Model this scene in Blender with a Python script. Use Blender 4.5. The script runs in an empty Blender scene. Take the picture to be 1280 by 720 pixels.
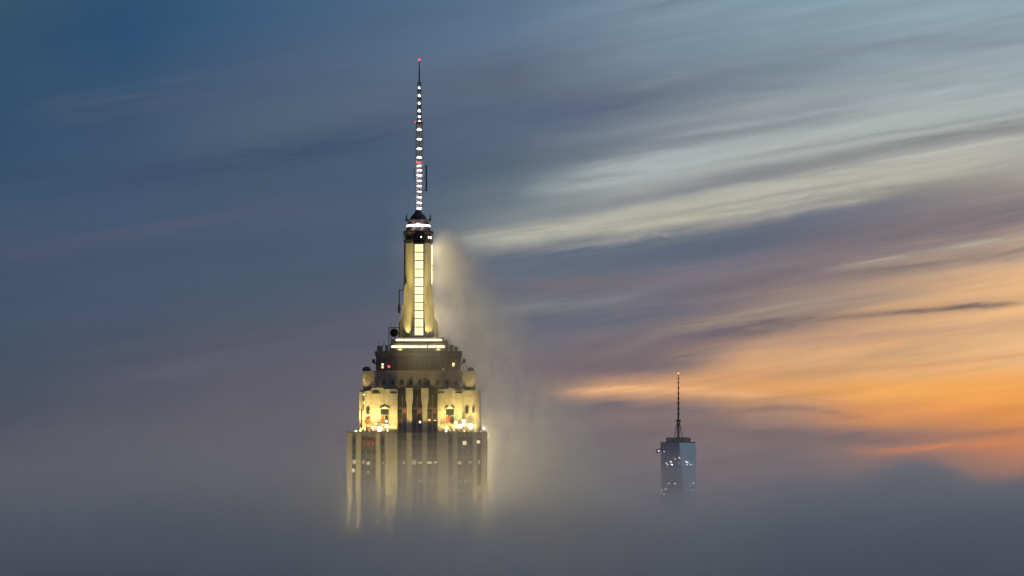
import bpy, bmesh, math, random
from mathutils import Vector
R = math.radians
random.seed(11)
S = bpy.context.scene
col = S.collection

# ------------------------------------------------------------------ camera geometry
F = 3978.0          # focal length in photo pixels (1280 wide): a 112 mm lens
HOR = 648.0         # photo row of the true horizon
CAM_Z = 260.0
TD = 1300.0         # distance of the lit skyscraper
TX = (523 - 640) / F * TD
WD = 5900.0         # distance of the glass tower
WX = (848 - 640) / F * WD


def lin(c):
    def f(v):
        v /= 255.0
        return v / 12.92 if v <= .04045 else ((v + .055) / 1.055) ** 2.4
    return (f(c[0]), f(c[1]), f(c[2]), 1.0)


def PX(p, y=0.0):
    return (p - 640) / F * (TD + y) - TX


def PZ(p, y=0.0):
    return CAM_Z + (HOR - p) / F * (TD + y)


# ------------------------------------------------------------------ node expressions
class E:
    """a float socket (or number) in a node tree, with arithmetic"""
    tree = None

    def __init__(self, s):
        self.s = s

    @staticmethod
    def op(kind, *a, clamp=False):
        n = E.tree.nodes.new('ShaderNodeMath')
        n.operation = kind
        n.use_clamp = clamp
        for i, v in enumerate(a):
            v = v.s if isinstance(v, E) else v
            if isinstance(v, (int, float)):
                n.inputs[i].default_value = v
            else:
                E.tree.links.new(v, n.inputs[i])
        return E(n.outputs[0])

    def __add__(a, b): return E.op('ADD', a, b)
    __radd__ = __add__
    def __sub__(a, b): return E.op('SUBTRACT', a, b)
    def __rsub__(a, b): return E.op('SUBTRACT', b, a)
    def __mul__(a, b): return E.op('MULTIPLY', a, b)
    __rmul__ = __mul__
    def __truediv__(a, b): return E.op('DIVIDE', a, b)
    def __pow__(a, b): return E.op('POWER', a, b)
    def clamp(a): return E.op('ADD', a, 0.0, clamp=True)
    def max(a, b): return E.op('MAXIMUM', a, b)
    def min(a, b): return E.op('MINIMUM', a, b)


def eexp(a): return E.op('EXPONENT', a)
def gauss(a): return eexp(a * a * -1.0)


def sstep(a, b, x):
    n = E.tree.nodes.new('ShaderNodeMapRange')
    n.interpolation_type = 'SMOOTHSTEP'
    for name, v in (('From Min', a), ('From Max', b), ('Value', x)):
        v = v.s if isinstance(v, E) else v
        if isinstance(v, (int, float)):
            n.inputs[name].default_value = v
        else:
            E.tree.links.new(v, n.inputs[name])
    return E(n.outputs[0])


def vec(x, y, z):
    n = E.tree.nodes.new('ShaderNodeCombineXYZ')
    for i, v in enumerate((x, y, z)):
        v = v.s if isinstance(v, E) else v
        if isinstance(v, (int, float)):
            n.inputs[i].default_value = v
        else:
            E.tree.links.new(v, n.inputs[i])
    return n.outputs[0]


def noise(v, scale=1.0, detail=3.0, rough=.5, dist=0.0):
    n = E.tree.nodes.new('ShaderNodeTexNoise')
    E.tree.links.new(v, n.inputs['Vector'])
    n.inputs['Scale'].default_value = scale
    n.inputs['Detail'].default_value = detail
    n.inputs['Roughness'].default_value = rough
    n.inputs['Distortion'].default_value = dist
    return E(n.outputs[0])


def sep(v):
    n = E.tree.nodes.new('ShaderNodeSeparateXYZ')
    E.tree.links.new(v, n.inputs[0])
    return E(n.outputs[0]), E(n.outputs[1]), E(n.outputs[2])


# ------------------------------------------------------------------ sky
def mixc(fac, a, b, blend='MIX'):
    n = E.tree.nodes.new('ShaderNodeMix')
    n.data_type = 'RGBA'
    n.blend_type = blend
    n.clamp_factor = True
    for i, v in ((0, fac), (6, a), (7, b)):
        v = v.s if isinstance(v, E) else v
        if isinstance(v, (int, float)):
            n.inputs[i].default_value = v
        elif isinstance(v, tuple):
            n.inputs[i].default_value = v
        else:
            E.tree.links.new(v, n.inputs[i])
    return n.outputs[2]


SKY = [  # (height row, nine colours from south-south-east round to the sunset in the west)
 (-90, [(54,82,106),(46,80,112),(58,88,120),(75,100,128),(88,114,140),(120,142,158),(128,154,172),(133,158,174),(138,162,175)]),
 (-30, [(50,79,106),(44,79,112),(60,90,121),(75,101,129),(90,115,140),(124,146,162),(130,155,172),(134,159,174),(139,162,175)]),
 (40, [(50,79,107),(52,82,112),(70,93,121),(82,104,130),(94,117,142),(122,143,160),(130,154,170),(134,159,174),(140,163,175)]),
 (100, [(52,80,108),(60,84,112),(77,96,118),(86,103,124),(92,105,125),(116,134,152),(130,151,165),(136,158,171),(141,163,174)]),
 (150, [(60,82,108),(64,85,112),(72,92,115),(76,94,118),(88,104,123),(104,114,130),(122,137,149),(141,157,167),(147,164,173)]),
 (200, [(66,84,108),(65,86,112),(69,88,111),(72,91,115),(88,104,122),(122,130,141),(146,153,158),(152,161,164),(152,165,171)]),
 (245, [(66,82,104),(68,86,110),(70,88,110),(74,91,114),(104,118,129),(158,165,166),(170,175,173),(173,179,176),(166,173,173)]),
 (272, [(66,82,104),(69,86,109),(71,88,109),(75,91,113),(126,134,137),(156,158,157),(140,141,143),(150,152,151),(152,152,150)]),
 (296, [(66,82,104),(70,86,108),(72,88,108),(76,91,112),(146,149,143),(174,173,163),(179,177,166),(181,179,169),(172,172,168)]),
 (320, [(66,82,103),(71,86,108),(73,88,108),(78,91,111),(116,122,127),(134,137,138),(130,129,133),(132,128,129),(163,158,153)]),
 (348, [(66,82,103),(72,85,107),(75,88,107),(80,92,111),(98,107,120),(98,106,124),(104,108,124),(118,115,122),(150,140,135)]),
 (385, [(66,82,103),(74,85,105),(82,89,105),(88,93,108),(108,112,120),(114,115,127),(117,111,121),(132,120,120),(142,128,125)]),
 (420, [(67,82,102),(76,85,104),(86,89,106),(90,93,109),(108,108,118),(116,110,117),(146,128,123),(172,146,128),(200,170,143)]),
 (455, [(69,82,101),(78,85,103),(88,89,104),(96,95,108),(112,106,114),(122,108,112),(206,160,120),(224,174,124),(232,182,132)]),
 (488, [(72,82,99),(81,86,102),(91,91,104),(100,98,108),(115,108,114),(205,155,118),(224,163,105),(240,169,93),(244,167,84)]),
 (520, [(76,82,98),(84,87,101),(94,92,104),(105,100,108),(116,108,113),(134,115,113),(168,134,115),(224,150,90),(243,156,72)]),
 (550, [(79,83,98),(86,88,101),(96,94,105),(108,102,109),(117,108,113),(120,108,113),(130,112,113),(166,124,108),(222,138,78)]),
 (582, [(82,84,98),(88,88,100),(98,95,105),(110,104,110),(117,108,113),(119,108,113),(126,110,113),(156,120,112),(208,134,92)]),
 (625, [(82,84,98),(86,86,98),(92,91,101),(100,97,105),(106,102,110),(110,104,111),(118,107,111),(134,113,112),(160,120,106)]),
]

SKY_GAIN = 1.0
CLOUDS = [  # three points of the streak, half thickness, colour, strength, fade-in and fade-out lengths
 (((640, 58), (780, 24), (900, -4)), 11, (106, 123, 141), .55, 120, 160),
 (((760, 120), (960, 78), (1280, 62)), 9, (124, 137, 148), .6, 160, 300),
 (((840, 180), (960, 158), (1070, 138)), 9, (122, 128, 138), .65, 120, 160),
 (((560, 170), (690, 150), (800, 128)), 24, (84, 98, 123), .6, 120, 120),
 (((700, 236), (900, 206), (1280, 152)), 7, (174, 180, 179), .75, 160, 200),
 (((740, 216), (960, 178), (1280, 128)), 7, (170, 177, 178), .65, 160, 240),
 (((860, 170), (1060, 140), (1290, 104)), 5, (166, 174, 178), .5, 160, 160),
 (((900, 205), (1060, 180), (1290, 146)), 3.5, (140, 146, 150), .6, 120, 160),
 (((640, 272), (800, 250), (960, 214)), 9, (122, 130, 139), .6, 120, 160),
 (((600, 304), (900, 264), (1280, 200)), 11, (184, 182, 168), .85, 140, 160),
 (((700, 312), (900, 283), (1100, 248)), 5, (176, 172, 160), .7, 140, 140),
 (((880, 246), (1080, 214), (1290, 178)), 5, (180, 180, 172), .6, 120, 120),
 (((760, 282), (930, 254), (1100, 226)), 3.5, (148, 150, 148), .6, 120, 120),
 (((760, 290), (860, 277), (960, 262)), 7, (192, 187, 168), .6, 80, 100),
 (((940, 222), (1100, 190), (1300, 163)), 7, (134, 137, 139), .85, 120, 100),
 (((590, 334), (820, 312), (1080, 280)), 19, (93, 104, 123), .9, 90, 240),
 (((980, 306), (1120, 282), (1290, 258)), 14, (120, 114, 121), .7, 160, 80),
 (((960, 338), (1140, 304), (1300, 272)), 15, (118, 110, 118), .75, 160, 80),
 (((640, 356), (960, 348), (1280, 300)), 13, (118, 109, 117), .65, 140, 140),
 (((1060, 336), (1180, 318), (1300, 297)), 5, (182, 168, 152), .7, 120, 60),
 (((1090, 342), (1190, 328), (1300, 309)), 4.5, (118, 107, 108), .85, 120, 60),
 (((590, 392), (700, 383), (790, 372)), 7, (132, 132, 135), .55, 80, 80),
 (((640, 410), (780, 398), (930, 372)), 12, (98, 102, 118), .75, 120, 120),
 (((770, 437), (960, 392), (1140, 371)), 7, (168, 150, 134), .6, 100, 140),
 (((700, 440), (880, 420), (1040, 404)), 11, (114, 104, 113), .8, 120, 150),
 (((880, 376), (1080, 346), (1290, 322)), 8, (134, 119, 120), .65, 160, 80),
 (((980, 440), (1130, 424), (1290, 408)), 6, (186, 146, 124), .55, 140, 80),
 (((900, 470), (1090, 462), (1290, 446)), 5, (206, 150, 108), .5, 160, 80),
 (((955, 407), (1100, 394), (1262, 382)), 4.5, (112, 98, 97), .85, 100, 90),
 (((860, 444), (1060, 424), (1280, 402)), 7, (176, 142, 122), .6, 160, 120),
 (((640, 462), (780, 456), (900, 442)), 13, (112, 102, 110), .75, 120, 120),
 (((712, 492), (800, 487), (960, 497)), 6, (240, 182, 130), .9, 70, 160),
 (((660, 520), (800, 512), (900, 522)), 11, (116, 106, 112), .8, 120, 90),
 (((880, 522), (970, 512), (1070, 522)), 4, (150, 116, 106), .8, 80, 80),
 (((860, 536), (1000, 545), (1140, 553)), 9, (122, 106, 110), .85, 120, 140),
 (((1090, 566), (1180, 560), (1290, 556)), 5, (236, 140, 78), .75, 90, 60),
 (((1120, 550), (1200, 546), (1300, 538)), 4, (176, 120, 92), .7, 80, 60),
 (((0, 330), (200, 292), (430, 262)), 16, (82, 88, 110), .45, 120, 160),
 (((150, 480), (330, 430), (520, 392)), 20, (96, 93, 108), .6, 160, 120),
 (((60, 150), (260, 120), (470, 84)), 18, (78, 92, 118), .5, 160, 160),
 (((100, 240), (280, 210), (500, 170)), 16, (52, 74, 104), .5, 160, 140),
]


def make_world():
    w = bpy.data.worlds.new('World')
    S.world = w
    w.use_nodes = True
    t = w.node_tree
    t.nodes.clear()
    E.tree = t
    tc = t.nodes.new('ShaderNodeTexCoord')
    dx, dy, dz = sep(tc.outputs['Generated'])
    az = E.op('ARCTAN2', dx, dy)                   # 0 = south-south-west, + towards the sunset
    el = E.op('ARCSINE', dz)
    a = az * F + 640.0                              # in steps of 1/3978 rad
    h = el * -F + HOR
    # slow wind-drawn streaks, tilted and nearly parallel
    along, across = a - h * .15, h + a * .15
    n1 = noise(vec(along * (1 / 620), across * (1 / 64), 3.1), 1, 4, .55, .3)
    n2 = noise(vec(along * (1 / 260), across * (1 / 22), 7.7), 1, 5, .55, .4)
    n3 = noise(vec(a * (1 / 330), h * (1 / 30), 1.3), 1, 5, .6, .6)
    west = sstep(430, 900, a)
    low = sstep(420, 490, h)
    hw = h + (n1 - .5) * (26.0 + west * 16.0 - low * west * 20.0) + (n2 - .5) * (8.0 + west * 20.0) * (1.0 - low * .7) + (n3 - .5) * low * west * 34.0
    shear = 1.0 - sstep(330, 470, h)
    q = hw + (a - 640.0).max(-1400.0).min(1400.0) * shear * .16
    fx = (a * (1 / 1280)).clamp()
    cur = None
    for i, (row, cs) in enumerate(SKY):
        rp = t.nodes.new('ShaderNodeValToRGB')
        rp.color_ramp.interpolation = 'EASE' if i > 12 else 'LINEAR'
        el_ = rp.color_ramp.elements
        while len(el_) < 9:
            el_.new(.5)
        for k in range(9):
            el_[k].position = k / 8
        for k in range(9):
            el_[k].color = lin(cs[k])
        t.links.new(fx.s, rp.inputs[0])
        if cur is None:
            cur = rp.outputs[0]
        else:
            cur = mixc(sstep(SKY[i - 1][0], row, q), cur, rp.outputs[0])
    # single wind-drawn cloud streaks in front of it
    n4 = noise(vec(along * (1 / 150), across * (1 / 11), 2.2), 1, 6, .62, .5)
    n5 = noise(vec(along * (1 / 90), across * (1 / 40), 9.1), 1, 4, .6, .8)
    for (p0, p1, p2), th, c, k, fi, fo in CLOUDS:
        (x0, v0), (x1, v1), (x2, v2) = p0, p1, p2
        d1 = (v1 - v0) / (x1 - x0)
        d2 = ((v2 - v1) / (x2 - x1) - d1) / (x2 - x0)
        line = v0 + (a - x0) * (d1 + (a - x1) * d2)
        off = (h - line + (n1 - .5) * (th * 1.2) + (n5 - .5) * (th * 1.5) + (n4 - .5) * (th * 1.5)) * (1.0 / th)
        msk = gauss(off) * sstep(x0 - fi * .5, x0 + fi * .5, a) * (1.0 - sstep(x2 - fo * .5, x2 + fo * .5, a)) * (sstep(.26, .74, n4) * 1.25 + .2)
        cur = mixc(msk * k, cur, lin(c))
    fib = (n2 - .5) * .30 * (.35 + west) + (n1 - .5) * .22 + (n4 - .5) * .16 * (.25 + west)
    m = t.nodes.new('ShaderNodeVectorMath')
    m.operation = 'SCALE'
    t.links.new(cur, m.inputs[0])
    t.links.new((1.0 + fib).s, m.inputs['Scale'])
    cur = m.outputs[0]
    # overhead, and behind the photographer: plain dusk blue
    cur = mixc(sstep(HOR - F * .18, HOR - F * .9, h), cur, lin((94, 104, 124)))
    side = mixc(sstep(-.3, .3, az), lin((44, 56, 76)), lin((138, 152, 166)))
    back = mixc(sstep(1.7, 2.9, E.op('ABSOLUTE', az)), side, lin((82, 80, 100)))
    cur = mixc(sstep(.3, 1.1, E.op('ABSOLUTE', az)), cur, back)
    cur = mixc(sstep(HOR + 10, HOR + 400, h), cur, lin((58, 64, 76)))
    bg = t.nodes.new('ShaderNodeBackground')
    t.links.new(cur, bg.inputs[0])
    bg.inputs[1].default_value = SKY_GAIN
    # the clear air above the cloud: a physical sky with the sun just under the horizon
    ns = t.nodes.new('ShaderNodeTexSky')
    ns.sky_type = 'NISHITA'
    ns.sun_disc = False
    ns.sun_elevation = R(-3)
    ns.sun_rotation = R(16)
    b2 = t.nodes.new('ShaderNodeBackground')
    t.links.new(ns.outputs[0], b2.inputs[0])
    b2.inputs[1].default_value = .012
    ad = t.nodes.new('ShaderNodeAddShader')
    t.links.new(bg.outputs[0], ad.inputs[0])
    t.links.new(b2.outputs[0], ad.inputs[1])
    o = t.nodes.new('ShaderNodeOutputWorld')
    t.links.new(ad.outputs[0], o.inputs[0])
    w.cycles.sampling_method = 'MANUAL'
    w.cycles.sample_map_resolution = 1024


make_world()

# ------------------------------------------------------------------ materials
def mat(name):
    m = bpy.data.materials.new(name)
    m.use_nodes = True
    t = m.node_tree
    t.nodes.clear()
    o = t.nodes.new('ShaderNodeOutputMaterial')
    E.tree = t
    return m, t, o


def pbr(name, c, rough=.7, metal=0.0, var=.25, scale=.15, streak=0.0, spec=.4, bump=0.0):
    m, t, o = mat(name)
    b = t.nodes.new('ShaderNodeBsdfPrincipled')
    tc = t.nodes.new('ShaderNodeTexCoord')
    x, y, z = sep(tc.outputs['Object'])
    n = noise(tc.outputs['Object'], scale, 6, .6)
    f = (n - .5) * (2 * var) + 1.0
    if streak:
        s = noise(vec(x * 1.3, y * 1.3, z * .06), 1, 4, .6)
        f = f * ((s - .5) * (2 * streak) + 1.0)
    v = t.nodes.new('ShaderNodeVectorMath')
    v.operation = 'SCALE'
    v.inputs[0].default_value = c
    t.links.new(f.s, v.inputs['Scale'])
    t.links.new(v.outputs[0], b.inputs['Base Color'])
    b.inputs['Roughness'].default_value = rough
    b.inputs['Metallic'].default_value = metal
    b.inputs['Specular IOR Level'].default_value = spec
    t.links.new(b.outputs[0], o.inputs[0])
    return m


def glow(name, c, e, var=0.0, rnd=0.0):
    m, t, o = mat(name)
    n = t.nodes.new('ShaderNodeEmission')
    n.inputs[0].default_value = (*c, 1)
    n.inputs[1].default_value = e
    if var:
        tc = t.nodes.new('ShaderNodeTexCoord')
        f = noise(tc.outputs['Object'], .8, 3, .6)
        k = (((f - .5) * (2 * var)) + 1.0) * e
        if rnd:
            oi = t.nodes.new('ShaderNodeObjectInfo')
            k = k * (E(oi.outputs['Random']) * (2 * rnd) + (1.0 - rnd))
        t.links.new(k.s, n.inputs[1])
    t.links.new(n.outputs[0], o.inputs[0])
    return m


def limestone(name, c):
    """coursed stone facade: block joints, weather streaks"""
    m, t, o = mat(name)
    b = t.nodes.new('ShaderNodeBsdfPrincipled')
    tc = t.nodes.new('ShaderNodeTexCoord')
    x, y, z = sep(tc.outputs['Object'])
    n = noise(tc.outputs['Object'], .12, 6, .6)
    s = noise(vec(x * 1.1, y * 1.1, z * .05), 1, 5, .6)
    br = t.nodes.new('ShaderNodeTexBrick')
    t.links.new(vec(x + y, z, 0.0), br.inputs['Vector'])
    br.inputs['Scale'].default_value = 1.0
    br.inputs['Brick Width'].default_value = 1.6
    br.inputs['Row Height'].default_value = .95
    br.inputs['Mortar Size'].default_value = .03
    br.inputs['Color1'].default_value = (*[v * 1.06 for v in c], 1)
    br.inputs['Color2'].default_value = (*[v * .92 for v in c], 1)
    br.inputs['Mortar'].default_value = (*[v * .6 for v in c], 1)
    f = ((n - .5) * .5 + 1.0) * ((s - .5) * .55 + 1.0)
    v = t.nodes.new('ShaderNodeVectorMath')
    v.operation = 'SCALE'
    t.links.new(br.outputs[0], v.inputs[0])
    t.links.new(f.s, v.inputs['Scale'])
    t.links.new(v.outputs[0], b.inputs['Base Color'])
    b.inputs['Roughness'].default_value = .85
    t.links.new(b.outputs[0], o.inputs[0])
    return m


M = dict(
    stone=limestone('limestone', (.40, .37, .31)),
    dark_shade_stone=limestone('dark shaded stone', (.22, .20, .185)),  # darker limestone copy; the crown block's shadow is put into this colour
    spandrel=pbr('aluminium spandrel', (.13, .125, .12), .5, .5, .3, .4),
    glass=pbr('window glass', (.03, .033, .038), .12, 0, .3, .5, spec=.8),
    blind=pbr('reddish blind', (.30, .085, .04), .7, 0, .3, 1.0),
    darkmetal=pbr('dark metal', (.045, .045, .05), .5, .4, .3, .6),
    greymetal=pbr('grey metal', (.20, .20, .21), .45, .6, .3, .6),
    mastmetal=pbr('mast cladding', (.36, .35, .30), .5, .1, .2, .5, streak=.25),
    white=pbr('white paint', (.72, .71, .68), .6, 0, .1, 1),
    warmpanel=glow('lit window panel', (1.0, .83, .44), 2.3, .35, .15),
    bar=glow('light bar', (1.0, .86, .5), 2.6, .25),
    lampwarm=glow('warm flood lamp', (1.0, .80, .38), 14.0),
    lampsmall=glow('small warm lamp', (1.0, .84, .5), 5.0),
    lampwhite=glow('white mast lamp', (1.0, .90, .84), 3.6, .1, .6),
    ring=glow('pink white ring lamp', (1.0, .80, .78), 5.0),
    red=glow('red beacon', (1.0, .06, .09), 2.6),
    orange=glow('orange lamp', (1.0, .42, .12), 2.4),
    litwin=glow('lit office window', (1.0, .78, .42), .85, .5, .5),
    litdim=glow('dim office window', (1.0, .75, .42), .35, .5),
    wtcglass=None, coollamp=glow('cool office light', (1.0, .93, .74), 3.6, .3, .5),
)


# ------------------------------------------------------------------ mesh helpers
class MB:
    def __init__(self):
        self.b = bmesh.new()
        self.mi = 0

    def face(self, vs):
        try:
            f = self.b.faces.new(vs)
            f.material_index = self.mi
            return f
        except ValueError:
            return None

    def box(self, x0, x1, y0, y1, z0, z1, top=1.0):
        cx, cy = (x0 + x1) / 2, (y0 + y1) / 2
        v = []
        for z, k in ((z0, 1.0), (z1, top)):
            for x, y in ((x0, y0), (x1, y0), (x1, y1), (x0, y1)):
                v.append(self.b.verts.new((cx + (x - cx) * k, cy + (y - cy) * k, z)))
        for f in ((3, 2, 1, 0), (4, 5, 6, 7), (0, 1, 5, 4), (1, 2, 6, 5), (2, 3, 7, 6), (3, 0, 4, 7)):
            self.face([v[i] for i in f])
        return self

    def rings(self, rs, cap=True, smooth=False):
        vs = [[self.b.verts.new(p) for p in r] for r in rs]
        n = len(rs[0])
        for a, b in zip(vs, vs[1:]):
            for i in range(n):
                f = self.face([a[i], a[(i + 1) % n], b[(i + 1) % n], b[i]])
                if f and smooth:
                    f.smooth = True
        if cap:
            self.face(list(reversed(vs[0])))
            self.face(vs[-1])
        return self

    def lathe(self, prof, n=24, cx=0, cy=0, ph=0.0, smooth=True):
        rs = [[(cx + r * math.cos(2 * math.pi * i / n + ph), cy + r * math.sin(2 * math.pi * i / n + ph), z)
               for i in range(n)] for r, z in prof]
        return self.rings(rs, True, smooth)

    def tube(self, p, q, r, r2=None, n=6):
        p, q = Vector(p), Vector(q)
        d = (q - p).normalized()
        u = d.orthogonal().normalized()
        w = d.cross(u)
        r2 = r if r2 is None else r2
        return self.rings([[tuple(c + (u * math.cos(2 * math.pi * i / n) + w * math.sin(2 * math.pi * i / n)) * rr)
                            for i in range(n)] for c, rr in ((p, r), (q, r2))])

    def ball(self, c, r, n=10, sz=1.0):
        prof = [(max(r * math.sin(math.pi * k / 6), r * .02), c[2] - r * sz * math.cos(math.pi * k / 6)) for k in range(7)]
        return self.lathe(prof, n, c[0], c[1])

    def prism(self, poly, y0, y1):
        """polygon in x,z pushed from y0 to y1"""
        return self.rings([[(x, y0, z) for x, z in poly], [(x, y1, z) for x, z in poly]])

    def build(self, name, m, parent=None):
        bmesh.ops.recalc_face_normals(self.b, faces=self.b.faces)
        me = bpy.data.meshes.new(name)
        self.b.to_mesh(me)
        self.b.free()
        me.set_sharp_from_angle(angle=R(38))
        for k in (m if isinstance(m, (list, tuple)) else [m]):
            me.materials.append(k)
        o = bpy.data.objects.new(name, me)
        col.objects.link(o)
        if parent:
            o.parent = parent
        return o


def tag(o, label=None, cat=None, group=None, kind=None):
    for k, v in (('label', label), ('category', cat), ('group', group), ('kind', kind)):
        if v:
            o[k] = v
    return o


def empty(name, loc):
    o = bpy.data.objects.new(name, None)
    o.empty_display_size = 5
    col.objects.link(o)
    o.location = loc
    return o


# ------------------------------------------------------------------ the lit skyscraper
T = empty('skyscraper', (TX, TD, 0))
tag(T, 'stepped stone skyscraper lit yellow with a bright mast and antenna, rising from the fog', 'skyscraper')


def part(name, m, mb, parent=None, label=None):
    o = mb.build(name, m, parent or T)
    if label:
        o['label'] = label
    return o


Z541, Z487, Z463, Z438 = PZ(541, -20), PZ(487.5, -17), PZ(463, -13), PZ(438, -11)
Z429, Z421 = PZ(429.5, -9), PZ(421.5, -8)
# --- lower shaft: core, wings, piers, bays
yw, yc = -20.0, -16.5
mb = MB()
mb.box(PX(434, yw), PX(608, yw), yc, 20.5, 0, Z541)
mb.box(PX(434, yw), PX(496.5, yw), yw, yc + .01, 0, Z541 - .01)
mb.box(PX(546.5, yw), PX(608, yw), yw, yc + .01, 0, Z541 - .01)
part('shaft', M['dark_shade_stone'], mb)


def pier(x0, x1, y0, y1, z0, z1):
    return part('pier', M['stone'], MB().box(x0, x1, y0, y1, z0, z1))


for a, b in ((433.6, 440.2), (445, 451), (469.8, 475.4), (481, 496.6), (546.6, 560), (566, 571.8), (591, 596), (602, 608.4)):
    pier(PX(a, yw), PX(b, yw), yw - .95, yw + .3, 0, Z541 + .15)
for a, b in ((508.7, 514.8), (528.2, 533.8)):
    pier(PX(a, yc), PX(b, yc), yc - .9, yc + .3, 0, Z541 + .2)
# low parapet on the wings
for a, b in ((433, 497), (546, 609)):
    mb = MB()
    mb.box(PX(a, yw), PX(b, yw), yw - .7, yw - .3, Z541 - 1.5, Z541 + .4)
    mb.box(PX(a, yw), PX(a, yw) + .5, yw - .5, 20.6, Z541 - .3, Z541 + .5)
    mb.box(PX(b, yw) - .5, PX(b, yw), yw - .5, 20.6, Z541 - .3, Z541 + .5)
    part('parapet', M['dark_shade_stone'], mb)
FL = 3.72


def bay(x0, x1, y, z0, z1, nwin, blinds=()):
    """one vertical strip of windows and metal spandrels between two piers"""
    mb = MB()
    mb.mi = 0
    mb.box(x0, x1, y - .12, y + .1, z0, z1)
    w = (x1 - x0) / nwin
    k = 0
    z = z1 - FL
    cells = []
    while z > max(z0, 236):
        for i in range(nwin):
            mb.mi = 2 if (k, i) in blinds else 1
            mb.box(x0 + w * i + .22 * w, x0 + w * (i + 1) - .22 * w, y - .17, y + .05, z + .9, z + 2.9)
            cells.append((x0 + w * (i + .5), z + 1.9, w * .5))
        mb.mi = 0
        for i in range(1, nwin):
            mb.box(x0 + w * i - .08, x0 + w * i + .08, y - .3, y, z, z + FL)
        z -= FL
        k += 1
    part('window_bay', [M['spandrel'], M['glass'], M['blind']], mb)
    return cells


zt = Z541 - 2.1
red_row = {(0, 0), (0, 1), (0, 2)}
cells = []
for a, b, n, bl in ((440.2, 445, 1, ()), (451, 469.8, 3, red_row), (475.4, 481, 1, ()), (560, 566, 1, ()),
                    (571.8, 591, 3, ()), (596, 602, 1, ())):
    cells += bay(PX(a, yw), PX(b, yw), yw, 232, zt, n, bl)
for a, b in ((496.6, 508.7), (514.8, 528.2), (533.8, 546.6)):
    bay(PX(a, yc), PX(b, yc), yc, 232, Z541 - .1, 2)
# side facade strips
for sx in (-1, 1):
    xs = PX(434, yw) if sx < 0 else PX(608, yw)
    for k in range(6):
        yy = -15 + k * 6.2
        mb = MB()
        mb.box(min(xs, xs + sx * .25), max(xs, xs + sx * .25), yy - 1.6, yy + 1.6, 200, Z541 - 2)
        part('window_bay', M['glass'], mb)
# windows with the lights on
for px, py, y, w, h_, dim in ((443, 577, yw, 1.5, 1.7, 0), (460.3, 579, yw, 1.3, 1.2, 0), (454.5, 577, yw, 1.3, 1.6, 1), (442, 588, yw, 1.1, 1.5, 0),
                          (517.8, 578, yc, 1.5, 1.7, 0), (524.8, 578.6, yc, 1.6, 1.0, 0), (537, 578.4, yc, 1.9, .9, 0), (544.3, 578, yc, 1.3, 1.0, 0),
                          (574.4, 578.7, yw, 1.4, 1.3, 0), (580.8, 553.8, yw, 1.5, 1.6, 0), (598, 552.4, yw, 1.3, 1.2, 0), (598.6, 611.5, yw, 1.5, 2.0, 0),
                          (504.5, 578.5, yc, .9, 1.2, 1), (525, 601, yc, 1.2, 1.0, 1), (538, 601.5, yc, 1.4, 1.0, 1), (545, 601.5, yc, 1.0, 1.0, 1),
                          (575.3, 602, yw, 1.2, 1.2, 1), (581.8, 601.5, yw, 1.2, 1.0, 1), (587.4, 601, yw, 1.2, 1.2, 1), (563.5, 600.5, yw, 1.2, 1.0, 1),
                          (574.5, 614, yw, 1.6, .8, 1), (588, 578, yw, 1.2, 1.0, 1), (598.8, 577.5, yw, 1.0, 1.4, 1), (479, 578.5, yw, .9, 1.2, 1),
                          (478.5, 610, yw, 1.0, 1.0, 1), (460.5, 590, yw, 1.2, 1.2, 1), (563.6, 613, yw, 1.2, .9, 1), (537, 624, yc, 1.2, .9, 1)):
    x, z = PX(px, y), PZ(py, y)
    part('lit_window', M['litdim' if dim else 'litwin'], MB().box(x - w / 2, x + w / 2, y - .24, y - .16, z - h_ / 2, z + h_ / 2))

# --- upper lit block (the set-back with floodlights at its foot)
yu, yv = -17.0, -13.6
mb = MB()
mb.box(PX(449, yu), PX(600, yu), yv, 16, Z541, Z487)
mb.box(PX(449, yu), PX(497, yu), yu, yv + .01, Z541, PZ(488.5, yu))
mb.box(PX(547, yu), PX(597.5, yu), yu, yv + .01, Z541, PZ(488, yu))
part('upper_block', M['stone'], mb)
for a, b, t_ in ((464, 479.5, 485), (480, 496.5, 486.5), (547.5, 560, 486.5), (564, 579, 485.5), (449, 457, 490), (593, 598.5, 489)):
    part('pier', M['stone'], MB().box(PX(a, yu), PX(b, yu), yu - .55, yu + .2, Z541, PZ(t_, yu)))
part('pier', M['stone'], MB().box(PX(560.4, yu), PX(563.6, yu), yu - .85, yu + .2, PZ(508, yu), PZ(484.5, yu)))
for a, b in ((508.6, 514.9), (528.2, 534)):     # centre piers that flare at the head
    c, w0, w1 = PX((a + b) / 2, yv), 1.0, 1.45
    mb = MB()
    mb.prism([(c - w0, Z541), (c + w0, Z541), (c + w0, PZ(508, yv)), (c + w1, PZ(499, yv)), (c + w1, PZ(485, yv)),
              (c - w1, PZ(485, yv)), (c - w1, PZ(499, yv)), (c - w0, PZ(508, yv))], yv - .9, yv + .2)
    part('pier', M['stone'], mb)
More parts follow.
